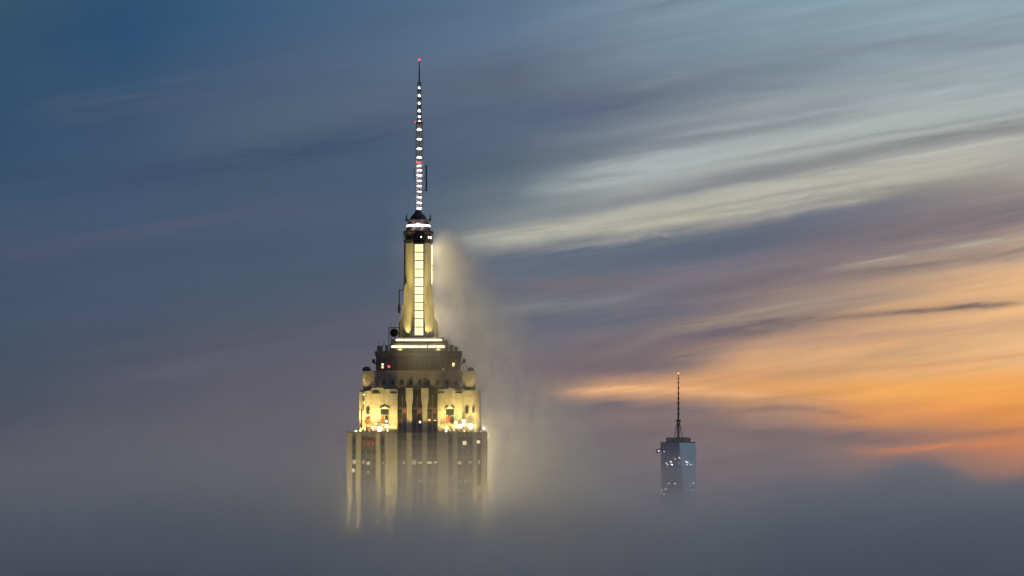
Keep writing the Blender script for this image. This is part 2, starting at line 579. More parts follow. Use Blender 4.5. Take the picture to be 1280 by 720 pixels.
for a, b in ((497.5, 508.4), (515.1, 528), (534.2, 546.6)):
    x0, x1 = PX(a, yv), PX(b, yv)
    mb = MB()
    mb.box(x0, x1, yv - .15, yv + .1, Z541, PZ(486, yv))
    mb.mi = 1
    w = (x1 - x0) / 2
    for k in range(5):
        z1 = PZ(511.5, yv) - k * 1.98
        for i in range(2):
            mb.mi = 2 if (k == 2 and (a < 500 or a > 530) and i == 0) or (k == 0 and i == 1) else 1
            mb.box(x0 + w * i + .3, x0 + w * (i + 1) - .3, yv - .22, yv, z1 - 1.6, z1)
    part('window_bay', [M['darkmetal'], M['glass'], M['blind']], mb)
    mb = MB()                                      # pointed metal crests over the windows and the rib above them
    for i in range(2):
        for k in (-1, 0, 1):
            c = x0 + w * (i + .5) + k * w * .27
            mb.prism([(c - .32, PZ(511.3, yv)), (c + .32, PZ(511.3, yv)), (c, PZ(507.5 + abs(k), yv))], yv - .6, yv - .3)
    mb.box((x0 + x1) / 2 - .14, (x0 + x1) / 2 + .14, yv - .5, yv - .12, Z541, PZ(494, yv))
    part('window_crest', M['greymetal'], mb)
# windows and slots in the lit wings
for a, b, t_, bt, m in ((458, 462, 512, 518, 'glass'), (458, 462, 524, 530, 'blind'), (458.5, 462, 535, 540, 'blind'), (476, 486, 512, 518.5, 'glass'),
                        (476.5, 480.5, 520, 529, 'blind'), (481.5, 485.5, 520, 529, 'glass'), (557.5, 567.5, 511.5, 519, 'glass'),
                        (557.5, 562, 521, 529, 'blind'), (563, 567.5, 521, 529, 'glass'), (582, 585.7, 511.5, 517, 'glass'), (590.5, 593, 512, 516, 'glass'),
                        (465, 473.5, 489, 490.2, 'darkmetal'), (465, 475, 491, 492, 'darkmetal'), (488, 496, 490.7, 491.8, 'darkmetal'),
                        (569, 577.8, 490.3, 491.6, 'darkmetal'), (567, 577, 487, 488, 'darkmetal'), (548, 555, 490.5, 491.8, 'darkmetal'),
                        (451.3, 453, 512, 538, 'darkmetal')):
    d = yu - .56 if m != 'glass' or a > 460 else yu
    part('window' if m != 'darkmetal' else 'slot', M[m],
         MB().box(PX(a, yu), PX(b, yu), yu - .68, yu + .05, PZ(bt, yu), PZ(t_, yu)))
for c, t_ in ((481, 507.5), (562.4, 507.5)):
    x = PX(c, yu)
    mb = MB()
    mb.prism([(x - 2.0, PZ(511, yu)), (x + 2.0, PZ(511, yu)), (x + .4, PZ(508.8, yu)), (x, PZ(t_, yu)), (x - .4, PZ(508.8, yu))], yu - .95, yu - .5)
    part('pediment', M['white'], mb)
# roof clutter along the set-back terrace: cable runs, boxes, fixtures
for i in range(34):
    px = random.choice((random.uniform(447, 496), random.uniform(548, 606)))
    x = PX(px, yw)
    h_ = random.uniform(.5, 1.8)
    yy = -19.2 - random.random() * .5
    part('equipment_box', M['greymetal'], MB().box(x - random.uniform(.1, .5), x + random.uniform(.1, .5), yy, yy + .6, Z541, Z541 + h_))
mb = MB()
for k in range(12):
    z = PZ(492 + k * 1.9, yu)
    mb.box(PX(453.6, yu), PX(454.8, yu), yu - .9, yu - .5, z - .3, z + .05)
mb.tube((PX(454.2, yu), yu - .7, PZ(512, yu)), (PX(454.2, yu), yu - .7, PZ(490, yu)), .12)
part('ladder', M['darkmetal'], mb)
for px, py, r, mm in ((474.6, 536.3, .95, 'lampwarm'), (483.4, 533, .55, 'lampwarm'), (482.9, 526.5, .45, 'lampsmall'), (484, 538, .4, 'lampsmall'),
                      (569.6, 528.3, .55, 'lampsmall'), (575.4, 532.6, .75, 'lampsmall'), (579.8, 526.3, .65, 'lampwarm'), (579.6, 531, .5, 'lampwarm'),
                      (588.4, 532.9, .95, 'lampwarm'), (569.5, 533.3, .5, 'lampsmall'), (558.8, 535.5, .45, 'lampwarm'), (557.6, 539.4, .35, 'lampwarm'),
                      (605, 535.5, .4, 'lampsmall'), (444.6, 539, .3, 'lampsmall'), (465.4, 534.6, .35, 'lampwarm'), (470.4, 529.5, .3, 'lampsmall'),
                      (447, 539, .25, 'lampsmall'), (454.7, 503.3, .22, 'lampsmall'), (454.6, 493.3, .2, 'lampsmall')):
    y = -18.9 if py > 520 else yu - .9
    x, z = PX(px, y), PZ(py, y)
    mb = MB().ball((x, y - .15, z), r)
    part('floodlight', M[mm], mb)
    if py > 520:
        mb = MB()
        mb.tube((x, y + .25, Z541), (x, y + .25, z), .09)
        mb.box(x - r * .8, x + r * .8, y + .1, y + .5, z - r * .8, z + r * .8)
        part('lamp_bracket', M['darkmetal'], mb)
part('office_lamp', M['lampsmall'], MB().box(PX(524, yv), PX(526, yv), yv - .3, yv - .24, PZ(528.6, yv), PZ(526.4, yv)))
part('office_lamp', M['lampsmall'], MB().box(PX(542.3, yv), PX(542.9, yv), yv - .3, yv - .24, PZ(525.8, yv), PZ(525, yv)))
part('office_lamp', M['lampsmall'], MB().box(PX(544.4, yv), PX(545.1, yv), yv - .3, yv - .24, PZ(525.8, yv), PZ(525, yv)))
part('office_lamp', M['orange'], MB().box(PX(535.3, yv), PX(538, yv), yv - .3, yv - .24, PZ(526, yv), PZ(524, yv)))
# right-hand edge pipes of the upper block
mb = MB()
for px in (596.8, 598.3, 599.6):
    mb.tube((PX(px, yu), yu - .5, Z541), (PX(px, yu), yu - .5, PZ(486, yu)), .16)
part('pipe', M['stone'], mb)

# --- crown blocks
y2, y1 = -13.0, -11.2
mb = MB()
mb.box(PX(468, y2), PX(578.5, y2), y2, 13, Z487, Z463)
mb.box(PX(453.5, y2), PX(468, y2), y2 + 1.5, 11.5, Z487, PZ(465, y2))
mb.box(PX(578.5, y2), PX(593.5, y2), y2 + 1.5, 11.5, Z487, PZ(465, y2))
part('crown_block', M['dark_shade_stone'], mb)  # shadow tone comes from the stone colour
for a, b in ((453, 468), (578.5, 594)):
    x0, x1 = PX(a, y2), PX(b, y2)
    mb = MB()
    mb.box(x0, x1, y2 + .9, y2 + 1.5, PZ(471, y2), PZ(463.5, y2))
    mb.box(x0, x0 + (x1 - x0) * .18, y2 + .9, y2 + 1.5, PZ(476, y2), PZ(471, y2))
    mb.box(x1 - (x1 - x0) * .28, x1, y2 + .9, y2 + 1.5, PZ(478, y2), PZ(471, y2))
    part('parapet', M['stone'], mb)
for i in range(9):
    x = PX(480 + i * 11.2, y2)
    part('window', M['glass'], MB().box(x - .7, x + .7, y2 - .12, y2 + .1, PZ(481, y2), PZ(475, y2)))
for i in range(10):
    x = PX(473 + i * 11.1, y2)
    part('pier', M['dark_shade_stone'], MB().box(x - .5, x + .5, y2 - .35, y2 + .1, PZ(486, y2), PZ(465, y2)))
mb = MB()
mb.box(PX(470, y1), PX(576, y1), y1, 11.5, Z463, PZ(439, y1))
part('deck_block', M['darkmetal'], mb)
mb = MB()
mb.box(PX(468.7, y1), PX(577.3, y1), y1 - .5, 12, PZ(444.5, y1), PZ(439, y1))
mb.box(PX(471, y1), PX(486, y1), y1 - .35, y1, PZ(447.2, y1), PZ(445.6, y1))
part('deck_parapet', M['spandrel'], mb)
mb = MB()
for i in range(16):
    x0 = PX(473 + i * 6.5, y1)
    mb.box(x0, x0 + 1.5, y1 - .1, y1 + .1, PZ(460.5, y1), PZ(450, y1))
part('deck_window', M['glass'], mb)
# corner equipment: drums, dishes, boxes, cameras on arms
mb = MB()
mb.lathe([(1.6, Z463 - .3), (1.7, Z463 + .9), (.8, Z463 + 1.7)], 12, PX(457.5, y2), y2 + 4)
part('roof_drum', M['darkmetal'], mb)
mb = MB()
mb.lathe([(1.4, Z463 - .3), (1.5, Z463 + .7), (.5, Z463 + 1.4)], 12, PX(588, y2), y2 + 4)
part('roof_drum', M['darkmetal'], mb)
for px, py in ((466.6, 481.3), (576.6, 481.3)):
    x, z = PX(px, y2), PZ(py, y2)
    part('light_box', M['white'], MB().box(x - .85, x + .85, y2 - 1.3, y2 - .2, z - .85, z + .85))
    part('lamp_bracket', M['stone'], MB().box(x - .2, x + .2, y2 - .9, y2 - .4, Z487, z - .85))
for sx, px in ((-1, 467), (1, 580)):
    x, z = PX(px, y1), PZ(452, y1)
    mb = MB()
    mb.tube((x - sx * 1.2, y1 + 1, z - 1.0), (x + sx * .4, y1 + .6, z), .35)
    mb.box(x - .6, x + .6, y1, y1 + 1.2, z - .2, z + 1.0)
    part('camera_arm', M['darkmetal'], mb)
mb = MB()
for px, top in ((574.5, 452), (579, 458)):
    mb.tube((PX(px, y1), y1 - .4, Z463), (PX(px, y1), y1 - .4, PZ(top, y1)), .22)
mb.tube((PX(581, y1), y1 - .4, PZ(455, y1)), (PX(586.5, y1), y1 - .4, Z463), .12)
mb.box(PX(577.5, y1), PX(580, y1), y1 - .9, y1, PZ(455, y1), PZ(450, y1))
part('rail_post', M['greymetal'], mb)
for px, py, m in ((478.3, 455.6, 'lampsmall'), (478.3, 459, 'orange'), (566.8, 456.6, 'orange'), (486.2, 458.3, 'red'), (566.9, 454.8, 'lampsmall')):
    part('signal_lamp', M[m], MB().ball((PX(px, y1), y1 - .5, PZ(py, y1)), .5 if m != 'lampsmall' else .33))
part('roof_box', M['white'], MB().box(PX(552.6, y1), PX(555.6, y1), y1 - 1.6, y1 - .4, PZ(463, y1), PZ(460.2, y1)))

# --- the two lit tiers
part('tier', M['mastmetal'], MB().box(PX(487, -9.5), PX(561, -9.5), -9.5, 9.5, PZ(438, -9.5) - .5, Z429))
part('tier', M['mastmetal'], MB().box(PX(493.5, -8), PX(555.5, -8), -8, 8, Z429, Z421))


def lightbar(segs, py, y, h_, corner):
    for a, b in segs:
        x0, x1, z = PX(a, y), PX(b, y), PZ(py, y)
        part('light_bar', M['bar'], MB().box(x0, x1, y - .45, y - .1, z - h_ / 2, z + h_ / 2))
    a, b, drop = corner
    x0, x1, z = PX(a, y), PX(b, y), PZ(py, y)
    mb = MB()
    q = [(x0, y - .4, z), (x1, y + 2.6, z - drop)]
    mb.rings([[(p[0], p[1], p[2] - h_ / 2), (p[0], p[1] + .4, p[2] - h_ / 2), (p[0], p[1] + .4, p[2] + h_ / 2), (p[0], p[1], p[2] + h_ / 2)] for p in q])
    part('light_bar', M['bar'], mb)


lightbar(((495, 504.2), (504.7, 522.6), (523.1, 551.6)), 425, -8, .72, (552, 555.2, .9))
lightbar(((489.4, 523.8), (524.8, 533.6), (535.4, 544.6), (546, 555.4)), 433.4, -9.5, .8, (555.8, 560.4, 1.3))
part('ledge', M['darkmetal'], MB().box(PX(493, -8.6), PX(556, -8.6), -8.6, -8.05, PZ(427.4, -8), PZ(426.8, -8)))
part('ledge', M['darkmetal'], MB().box(PX(486.5, -10), PX(561.5, -10), -10.1, -9.55, PZ(436.4, -9), PZ(435.6, -9)))
# deck-roof aerials, dishes and cabinets at both sides of the tiers
for px, top, r in ((472.5, 425, .1), (477.6, 428, .12), (479.5, 424, .1), (485.5, 421, .14), (488.2, 400, .09), (489.5, 412, .12), (492.6, 405, .09),
                   (469.8, 435, .1), (563, 424, .12), (566, 428, .12), (569.4, 431, .1), (573.5, 434, .1), (561.3, 419, .12), (558.4, 424, .2)):
    yy = -8 + random.random() * 6
    part('whip_aerial', M['greymetal'], MB().tube((PX(px, -8), yy, PZ(439, -8)), (PX(px, -8), yy, PZ(top, -8)), r, r * .6))
for a, b, t_ in ((471.5, 478, 432.5), (481.7, 484.8, 431.6), (489, 493, 424), (562, 567, 431.5), (568, 572, 433.5), (556, 560, 425.5)):
    part('roof_cabinet', M['greymetal'], MB().box(PX(a, -8), PX(b, -8), -9.7, -6, PZ(439, -8), PZ(t_, -8)))
mb = MB()
c = Vector((PX(492.7, -7), -6.6, PZ(416, -7)))
for k in range(2):
    mb.rings([[(c.x + r * math.cos(i * math.pi / 8), c.y + d, c.z + r * math.sin(i * math.pi / 8)) for i in range(16)] for r, d in ((.3, .7), (1.2, .3), (1.75, -.1), (1.6, -.15))])
mb.box(c.x - 2.3, c.x + 2.0, c.y + .3, c.y + .6, c.z + 2.0, c.z + 2.3)
mb.tube((c.x - 2.2, c.y + .5, c.z + 2.2), (c.x - 2.2, c.y + .5, PZ(428, -7)), .15)
mb.tube((c.x + 1.9, c.y + .5, c.z + 2.2), (c.x + 1.9, c.y + .5, PZ(428, -7)), .15)
part('dish_antenna', M['darkmetal'], mb)

# --- the mast: round body, flared wings, lit window strip
z304 = PZ(304, 0)
RM = 5.55
part('mast', M['mastmetal'], MB().lathe([(RM + .1, Z421 - .2), (RM, z304)], 32))
prof = [(8.35, 421.3), (8.1, 414), (7.65, 405), (7.1, 394), (6.6, 382), (6.2, 370), (5.9, 360), (5.6, 350)]
mb = MB()
mb.lathe([(r, PZ(p, 0)) for r, p in prof], 8, ph=math.pi / 8, smooth=False)
part('flared_base', M['mastmetal'], mb)
for q in range(4):                                  # raised seams that fan out down the four leaning faces
    for k in (-.62, -.2, .22, .64):
        mb = MB()
        pts = []
        for r, p in prof:
            a0 = math.pi / 8 + q * math.pi / 2
            p0 = Vector((r * math.cos(a0), r * math.sin(a0)))
            p1 = Vector((r * math.cos(a0 + math.pi / 4), r * math.sin(a0 + math.pi / 4)))
            c = p0.lerp(p1, .5 + k * .5)
            pts.append((c.x, c.y, PZ(p, 0)))
        for u, w in zip(pts, pts[1:]):
            mb.tube(u, w, .13, n=5)
        part('seam', M['mastmetal'], mb)
for sx in (-1, 1):
    for a, t_, d in ((8.1, 399.5, 3.3), (6.85, 379.5, 4.0), (5.95, 355, 4.4)):
        mb = MB()
        zb, ztp = Z421, PZ(t_, 0)
        mb.prism([(sx * 3.0, zb), (sx * a, zb), (sx * (a - .15), ztp - 1.2), (sx * (a - .9), ztp), (sx * 3.0, ztp + .6)], -d * .72, d * .72)
        part('wing', M['mastmetal'], mb)
# corner ribs that run down the mast either side of the strip
for px in (516.8, 530.6):
    part('rib', M['mastmetal'], MB().box(PX(px - 1.0, -8), PX(px + 1.0, -8), -8.1, -4.6, Z421, PZ(305, -8)))
part('strip_frame', M['darkmetal'], MB().box(PX(517.8, -8), PX(529.6, -8), -7.55, -4.5, Z421, PZ(304.6, -8)))
tops = [305.4, 315.9, 326.2, 336.9, 347.6, 358.7, 368.5, 378.4, 388.9, 399, 409.5]
for i, p in enumerate(tops):
    q = (tops[i + 1] if i + 1 < len(tops) else 420.2) - 1.3
    x0, x1 = PX(518.6, -7.7), PX(528.8, -7.7)
    o = part('window_panel', M['warmpanel'], MB().box(x0, x1, -7.72, -7.56, PZ(q, -7.7), PZ(p, -7.7)))
    mb = MB()
    for k in (1, 2, 3):
        xx = x0 + (x1 - x0) * k / 4
        mb.box(xx - .15, xx + .15, -7.92, -7.73, PZ(q, -7.7), PZ(p, -7.7))
    zz = PZ((p + q) / 2, -7.7)
    mb.box(x0, x1, -7.9, -7.74, zz - .05, zz + .05)
    mb.build('mullion', M['mastmetal'], o)
# narrow lit strips on the flanks
for px, a, b in ((539.9, 307, 331), (539.7, 333, 355)):
    part('window_strip', M['warmpanel'], MB().box(PX(px - .45, -1), PX(px + .45, -1), -1.6, -.6, PZ(b, -1), PZ(a, -1)))
mb = MB()
for i in range(19):
    z = PZ(306 + i * 3, 0)
    mb.box(-RM - .35, -RM + .5, -1.8, 1.8, z - .25, z + .25)
mb.box(-RM - .2, -RM + .3, -2.2, -1.9, PZ(362, 0), PZ(305, 0))
part('flank_grille', M['darkmetal'], mb)
# aerial frame standing off the left flank
mb = MB()
x = PX(499, 0)
mb.tube((x, 0, PZ(392, 0)), (x, 0, PZ(362, 0)), .22)
mb.box(x - .55, x + .45, -.5, .5, PZ(391, 0), PZ(381, 0))
mb.tube((x, 0, PZ(363.5, 0)), (PX(506, 0), 0, PZ(362, 0)), .16)
mb.tube((x, 0, PZ(386, 0)), (PX(504, 0), 0, PZ(386, 0)), .14)
mb.tube((PX(504.6, 0), -1, PZ(362, 0)), (PX(506.8, 0), -1, PZ(351, 0)), .35)
part('aerial_frame', M['darkmetal'], mb)

# --- mast head: drum, lit ring, dome
Y0 = 0
mb = MB()
mb.lathe([(5.75, PZ(305, 0)), (5.85, PZ(301, 0)), (5.5, PZ(300.5, 0)), (5.5, PZ(292.5, 0)), (6.0, PZ(292, 0)), (6.0, PZ(289.5, 0)), (5.2, PZ(289, 0)), (4.9, PZ(286, 0)), (4.9, PZ(284, 0))], 32)
part('mast_head', M['darkmetal'], mb)
mb = MB()
for i in range(28):
    a = 2 * math.pi * i / 28
    x, y = 6.05 * math.cos(a), 6.05 * math.sin(a)
    mb.tube((x, y, PZ(292, 0)), (x, y, PZ(288.8, 0)), .07)
    mb.box(x - .12, x + .12, y - .12, y + .12, PZ(303, 0), PZ(294, 0)) if i % 2 else None
mb.tube((-6.3, 0, PZ(293, 0)), (-5.3, 0, PZ(293, 0)), .25)
mb.tube((6.4, 0, PZ(292.5, 0)), (5.3, 0, PZ(292.5, 0)), .25)
part('railing', M['darkmetal'], mb)
mb = MB()
mb.lathe([(4.75, PZ(284, 0)), (4.9, PZ(283.4, 0)), (4.9, PZ(282.2, 0)), (4.7, PZ(281.6, 0))], 32)
part('ring_lamp', M['ring'], mb)
part('ring_lamp', M['lampwhite'], MB().ball((0, -4.6, PZ(282.6, 0)), 1.25, 12, .75))
mb = MB()
mb.lathe([(4.5, PZ(281.6, 0)), (4.3, PZ(277.5, 0)), (4.95, PZ(276.6, 0)), (4.95, PZ(275, 0)), (3.4, PZ(274.2, 0)), (3.2, PZ(271.5, 0)), (2.4, PZ(268.5, 0)), (1.5, PZ(266, 0)), (1.3, PZ(263, 0))], 32)
part('dome', M['darkmetal'], mb)
mb = MB()
for sx in (-1, 1):
    mb.tube((sx * 4.6, 0, PZ(275.5, 0)), (sx * 4.9, 0, PZ(267.5, 0)), .22, .12)
    mb.tube((sx * 4.2, -1, PZ(276, 0)), (sx * 5.3, -1, PZ(274.3, 0)), .35)
    mb.tube((sx * 5.0, 1, PZ(276, 0)), (sx * 5.1, 1, PZ(269.5, 0)), .12)
part('horn_aerial', M['darkmetal'], mb)
for px, py in ((527.3, 298.3), (537.2, 297.6), (540, 297.6)):
    a = math.asin(max(-.97, min(.97, (px - 523) / 18.5)))
    part('small_lamp', M['lampsmall'], MB().box(5.6 * math.sin(a) - .2, 5.6 * math.sin(a) + .2, -5.75 * math.cos(a), -5.75 * math.cos(a) + .2, PZ(py + 1.4 * (px > 530), 0), PZ(py - 1.2, 0)))

# --- antenna
XA = PX(524.1, 0)
A = part('antenna', M['greymetal'], MB().tube((XA, 0, PZ(264, 0)), (XA, 0, PZ(103, 0)), .28, .2, 8))


def lattice(hw0, hw1, p0, p1, step, r):
    mb = MB()
    n = max(1, round((p0 - p1) / step))
    pts = []
    for k in range(n + 1):
        z = PZ(p0 + (p1 - p0) * k / n, 0)
        h = hw0 + (hw1 - hw0) * k / n
        pts.append([(XA - h, -h, z), (XA + h, -h, z), (XA + h, h, z), (XA - h, h, z)])
    for k in range(n + 1):
        for i in range(4):
            mb.tube(pts[k][i], pts[k][(i + 1) % 4], r * .7, n=4)
            if k < n:
                mb.tube(pts[k][i], pts[k + 1][i], r, n=5)
                mb.tube(pts[k][i], pts[k + 1][(i + 1) % 4], r * .5, n=4)
    return mb


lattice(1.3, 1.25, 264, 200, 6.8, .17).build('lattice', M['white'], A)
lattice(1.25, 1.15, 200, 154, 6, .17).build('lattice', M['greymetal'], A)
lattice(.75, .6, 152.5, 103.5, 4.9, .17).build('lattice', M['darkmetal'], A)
MB().box(XA - 1.7, XA + 1.7, -1.7, 1.7, PZ(154.2, 0), PZ(152.8, 0)).build('platform', M['darkmetal'], A)
MB().tube((XA, 0, PZ(103.5, 0)), (XA, 0, PZ(91, 0)), .27, .3).build('needle', M['darkmetal'], A)
MB().tube((XA, 0, PZ(91, 0)), (XA, 0, PZ(76, 0)), .3, .14).build('needle', M['darkmetal'], A)
for p in (162, 174, 186, 197, 207.3, 213, 219.2, 226, 232.6, 239.6, 246.7, 253.6, 260.6):
    MB().lathe([(.55, PZ(p + 1.1, 0)), (.98, PZ(p + .6, 0)), (.98, PZ(p - .6, 0)), (.55, PZ(p - 1.1, 0))], 12, XA, 0).build('lamp', M['lampwhite'], A)
for p in (109.6, 119.4, 129, 138.5, 146, 152):
    MB().ball((XA, -.1, PZ(p, 0)), .62).build('lamp', M['lampwhite'], A)
for px, p, r in ((524.1, 74.6, .48), (519.4, 153.2, .42), (527.4, 153, .32), (524.3, 203.4, .5), (521.6, 203.2, .3), (523.9, 159.5, .3)):
    MB().ball((PX(px, 0), -.9 if p > 100 else 0, PZ(p, 0)), r).build('beacon', M['red'], A)
mb = MB()
x = PX(532.8, 0)
mb.tube((x, 0, PZ(239, 0)), (x, 0, PZ(206.5, 0)), .36)
for p in (210, 222, 238):
    mb.tube((x, 0, PZ(p, 0)), (XA + 1.1, 0, PZ(p, 0)), .13)
mb.tube((PX(517.8, 0), 0, PZ(226, 0)), (PX(517.8, 0), 0, PZ(211, 0)), .14)
mb.build('side_aerial', M['darkmetal'], A)


# --- floodlights (lamps of the building; glow lamps for steam and fog are added)
def spot(x, y, z, tx, ty, tz, w, size=110, c=(1.0, .745, .22), rad=.4):
    L = bpy.data.lights.new('floodlight_beam', 'SPOT')
    L.energy = w
    L.color = c
    L.spot_size = R(size)
    L.spot_blend = .9
    L.shadow_soft_size = rad
    o = bpy.data.objects.new('floodlight_beam', L)
    col.objects.link(o)
    o.parent = T
    o.location = (x, y, z)
    o.rotation_euler = (Vector((tx, ty, tz)) - Vector((x, y, z))).to_track_quat('-Z', 'Y').to_euler()
    return o


K = 2.6


def lamp(x, y, z, w, c=(1.0, .80, .43)):  # added glow source for steam and fog
    L = bpy.data.lights.new('added_glow', 'POINT')
    L.energy = w
    L.color = c
    L.shadow_soft_size = .8
    o = bpy.data.objects.new('added_glow', L)
    col.objects.link(o)
    o.parent = T
    o.location = (x, y, z)


for px, k in ((450.5, .45), (455, .5), (461, .5), (467, .5), (473, .5), (479, .45), (487, .4), (494, .3)):
    x = PX(px, yw)
    spot(x, -19.9, Z541 + .6, x, -16.8, Z541 + 8, 2100 * K * k, 110)
    spot(x, -21.4, Z541 + .7, x, -16.8, Z541 + 12.5, 8000 * K * k, 48)
for px, k in ((549, .3), (555, .4), (561, .45), (567, .5), (573, .5), (580, .55), (587, .5), (594, .5)):
    x = PX(px, yw)
    spot(x, -19.9, Z541 + .6, x, -16.8, Z541 + 8, 1800 * K * k, 110)
    spot(x, -21.4, Z541 + .7, x, -16.8, Z541 + 12.5, 7400 * K * k, 48)
for px in (500, 512, 531, 543):
    x = PX(px, yw)
    spot(x, -18.6, Z541 + .6, x, -14.0, Z541 + 14, 2600 * K, 60)
# below: uplights of the next set-back down
for px, p in ((437, 6000), (448, 6000), (473, 6000), (489, 9000), (553, 8000), (569, 5000), (594, 5000), (605, 6000), (511.7, 3500), (531, 3500)):
    x = PX(px, yw)
    yy = -17.4 if 500 < px < 540 else -20.9
    spot(x, yy - 3.5, PZ(672, -24), x, yy, PZ(640, -20), p * .8 * K, 120)
    spot(x, yy - 5.0, PZ(672, -24), x, yy, PZ(605, -20), p * 1.3 * K, 70)
    spot(x, yy - 7.0, PZ(668, -24), x, yy, PZ(575, -20), p * 5.0 * K, 40)
for sx in (-1, 1):                                  # flared base and shaft of the mast
    spot(sx * 5.2, -8.6, Z421 + .3, sx * 3.9, -5.2, Z421 + 9, 2400 * K, 70)
    spot(sx * 7.5, -10.6, Z429 + .3, sx * 3.2, -4.6, Z421 + 26, 4500 * K, 50)
    spot(sx * 8.0, -12.0, Z438 + .3, sx * 2.6, -5.0, PZ(350, 0), 26000 * K, 30)
    spot(sx * 8.0, -12.5, Z438 + .3, sx * 2.6, -5.0, PZ(318, 0), 80000 * K, 16)
    spot(sx * 10.5, -2, Z429 + .5, sx * 5.0, 0, Z421 + 25, 6000 * K, 70)
    spot(sx * 21.3, -14.2, Z487 + .4, sx * 21.0, -11.5, Z463 - 1, 700 * K, 100)   # crown corners
for px in (476, 500, 523, 547, 570):                # added lamps for a faint spill on the crown block
    spot(PX(px, y2), -14.6, Z487 + .3, PX(px, y2), -12.9, Z487 + 5, 20 * K, 120)
for px in (500, 548):                               # wash on the tiers
    spot(PX(px, -10), -11.0, Z438 + .3, PX(px, -10), -8.5, Z438 + 3, 350 * K, 120)
# west flank: added, unseen lamps whose light the drifting steam catches
XE = PX(608, 0)
for p, w in ((550, 3400), (575, 4200), (610, 4200), (645, 5200)):
    lamp(XE - 2, 23.5, PZ(p, 0) + 2.5, w * K)
for k in range(7):
    lamp(XE + 1.5, -16 + 4 * (k % 3), PZ(560 + k * 17, 0), 380 * K)
for px in (425, 455, 490, 525, 560, 590, 618):  # added lamps sunk in the fog for a warm halo
    lamp(PX(px, -24), -27, PZ(694, -24), 1900 * K)
lamp(8, 19, Z487 + 2, 3200 * K)  # added lamps behind crown and mast, to light the steam
lamp(5.5, 9.5, PZ(400, 0), 2200 * K)
lamp(4.6, 5.4, PZ(345, 0), 1200 * K)
lamp(4.6, 5.4, PZ(312, 0), 1100 * K)
lamp(PX(434, 0) + 3, 23.5, PZ(640, 0), 3200 * K)  # added lamp at the left rear corner, to warm the fog
for sx, c in ((-1, 0), (1, 0)):
    L = bpy.data.lights.new('ring_light', 'POINT')
    L.energy = 900
    L.color = (1, .6, .6)
    L.shadow_soft_size = .3
    o = bpy.data.objects.new('ring_light', L)
    col.objects.link(o)
    o.parent = T
    o.location = (sx * 2.4, -5.6, PZ(282.5, 0))

# ------------------------------------------------------------------ the glass tower far off
m, t, o = mat('tower glass')
b = t.nodes.new('ShaderNodeBsdfPrincipled')
tc = t.nodes.new('ShaderNodeTexCoord')
x, y, z = sep(tc.outputs['Object'])
fl = E.op('FRACT', z * (1 / 4.0))
band = sstep(.0, .08, fl) * (1.0 - sstep(.92, 1.0, fl))
bc = mixc(band, (.24, .29, .35, 1), (.34, .43, .53, 1))
t.links.new(bc, b.inputs['Base Color'])
b.inputs['Roughness'].default_value = .16
b.inputs['Metallic'].default_value = .9
t.links.new(b.outputs[0], o.inputs[0])
M['wtcglass'] = m


def WXp(p): return (p - 848) / F * WD
def WZp(p): return CAM_Z + (HOR - p) / F * WD


W = empty('glass_tower', (WX, WD, 0))
tag(W, 'distant dark glass tower with a thin spire, half sunk in the fog', 'skyscraper')
h = 32.5
zb, ztop = 56.0, WZp(554)
sq = [(-h, -h), (h, -h), (h, h), (-h, h)]
dm = [(0, -h), (h, 0), (0, h), (-h, 0)]
mb = MB()
B0 = [mb.b.verts.new((x, y, 0)) for x, y in sq]
B1 = [mb.b.verts.new((x, y, zb)) for x, y in sq]
Tp = [mb.b.verts.new((x, y, ztop)) for x, y in dm]
for i in range(4):
    j = (i + 1) % 4
    mb.face([B0[i], B0[j], B1[j], B1[i]])
    mb.face([B1[i], B1[j], Tp[i]])
    mb.face([Tp[i], B1[j], Tp[j]])
mb.face(B0[::-1])
mb.face(Tp)
mb.build('glass_body', M['wtcglass'], W)
zr = ztop
mb = MB()
mb.rings([[(x * k, y * k, z) for x, y in dm] for k, z in ((.97, zr), (.97, zr + 2.2))])
mb.build('parapet', M['darkmetal'], W)
mb = MB()
for z0, z1, r in ((zr + 2.2, zr + 3.6, 21), (zr + 4.6, zr + 6.0, 23.5), (zr + 7.2, zr + 8.4, 23.5), (zr + 9.4, zr + 10.2, 22)):
    mb.lathe([(r, z0), (r, z1)], 28)
for i in range(14):
    a = 2 * math.pi * i / 14
    mb.tube((22 * math.cos(a), 22 * math.sin(a), zr), (22 * math.cos(a), 22 * math.sin(a), zr + 10.5), .7)
mb.build('communications_ring', M['darkmetal'], W)
mb = MB()
mb.lathe([(2.6, zr + 6), (2.1, WZp(531)), (2.1, WZp(528))], 10)
mb.lathe([(4.2, WZp(527.5)), (4.6, WZp(526.5)), (4.2, WZp(524.5))], 12)
mb.lathe([(1.7, WZp(524.5)), (1.2, WZp(500)), (.8, WZp(480)), (.5, WZp(468))], 8)
for p in (518, 511, 504.5, 498, 491.5, 485, 478.5, 473):
    r = 1.4 + (p - 468) * .035
    mb.lathe([(r, WZp(p + .6)), (r, WZp(p - .6))], 8)
mb.build('spire', M['darkmetal'], W)
mb = MB()
for a in range(6):
    c, s = math.cos(a * math.pi / 3 + .2), math.sin(a * math.pi / 3 + .2)
    mb.tube((9 * c, 9 * s, zr + 10), (2.4 * c, 2.4 * s, WZp(528)), .42)
mb.build('stay_cable', M['darkmetal'], W)
MB().ball((0, 0, WZp(466.6)), 1.3).build('beacon', M['orange'], W)
mb = MB()
x = WXp(822.5)
mb.box(x - 3.0, x + 3.5, -6, 2, WZp(566.5), WZp(561))
mb.tube((x - 5, -4, WZp(565)), (x + 8, -2, WZp(559.5)), .8)
mb.tube((x + 5, -2, WZp(566)), (x + 5, -2, WZp(552)), .6)
mb.build('roof_crane', M['darkmetal'], W)
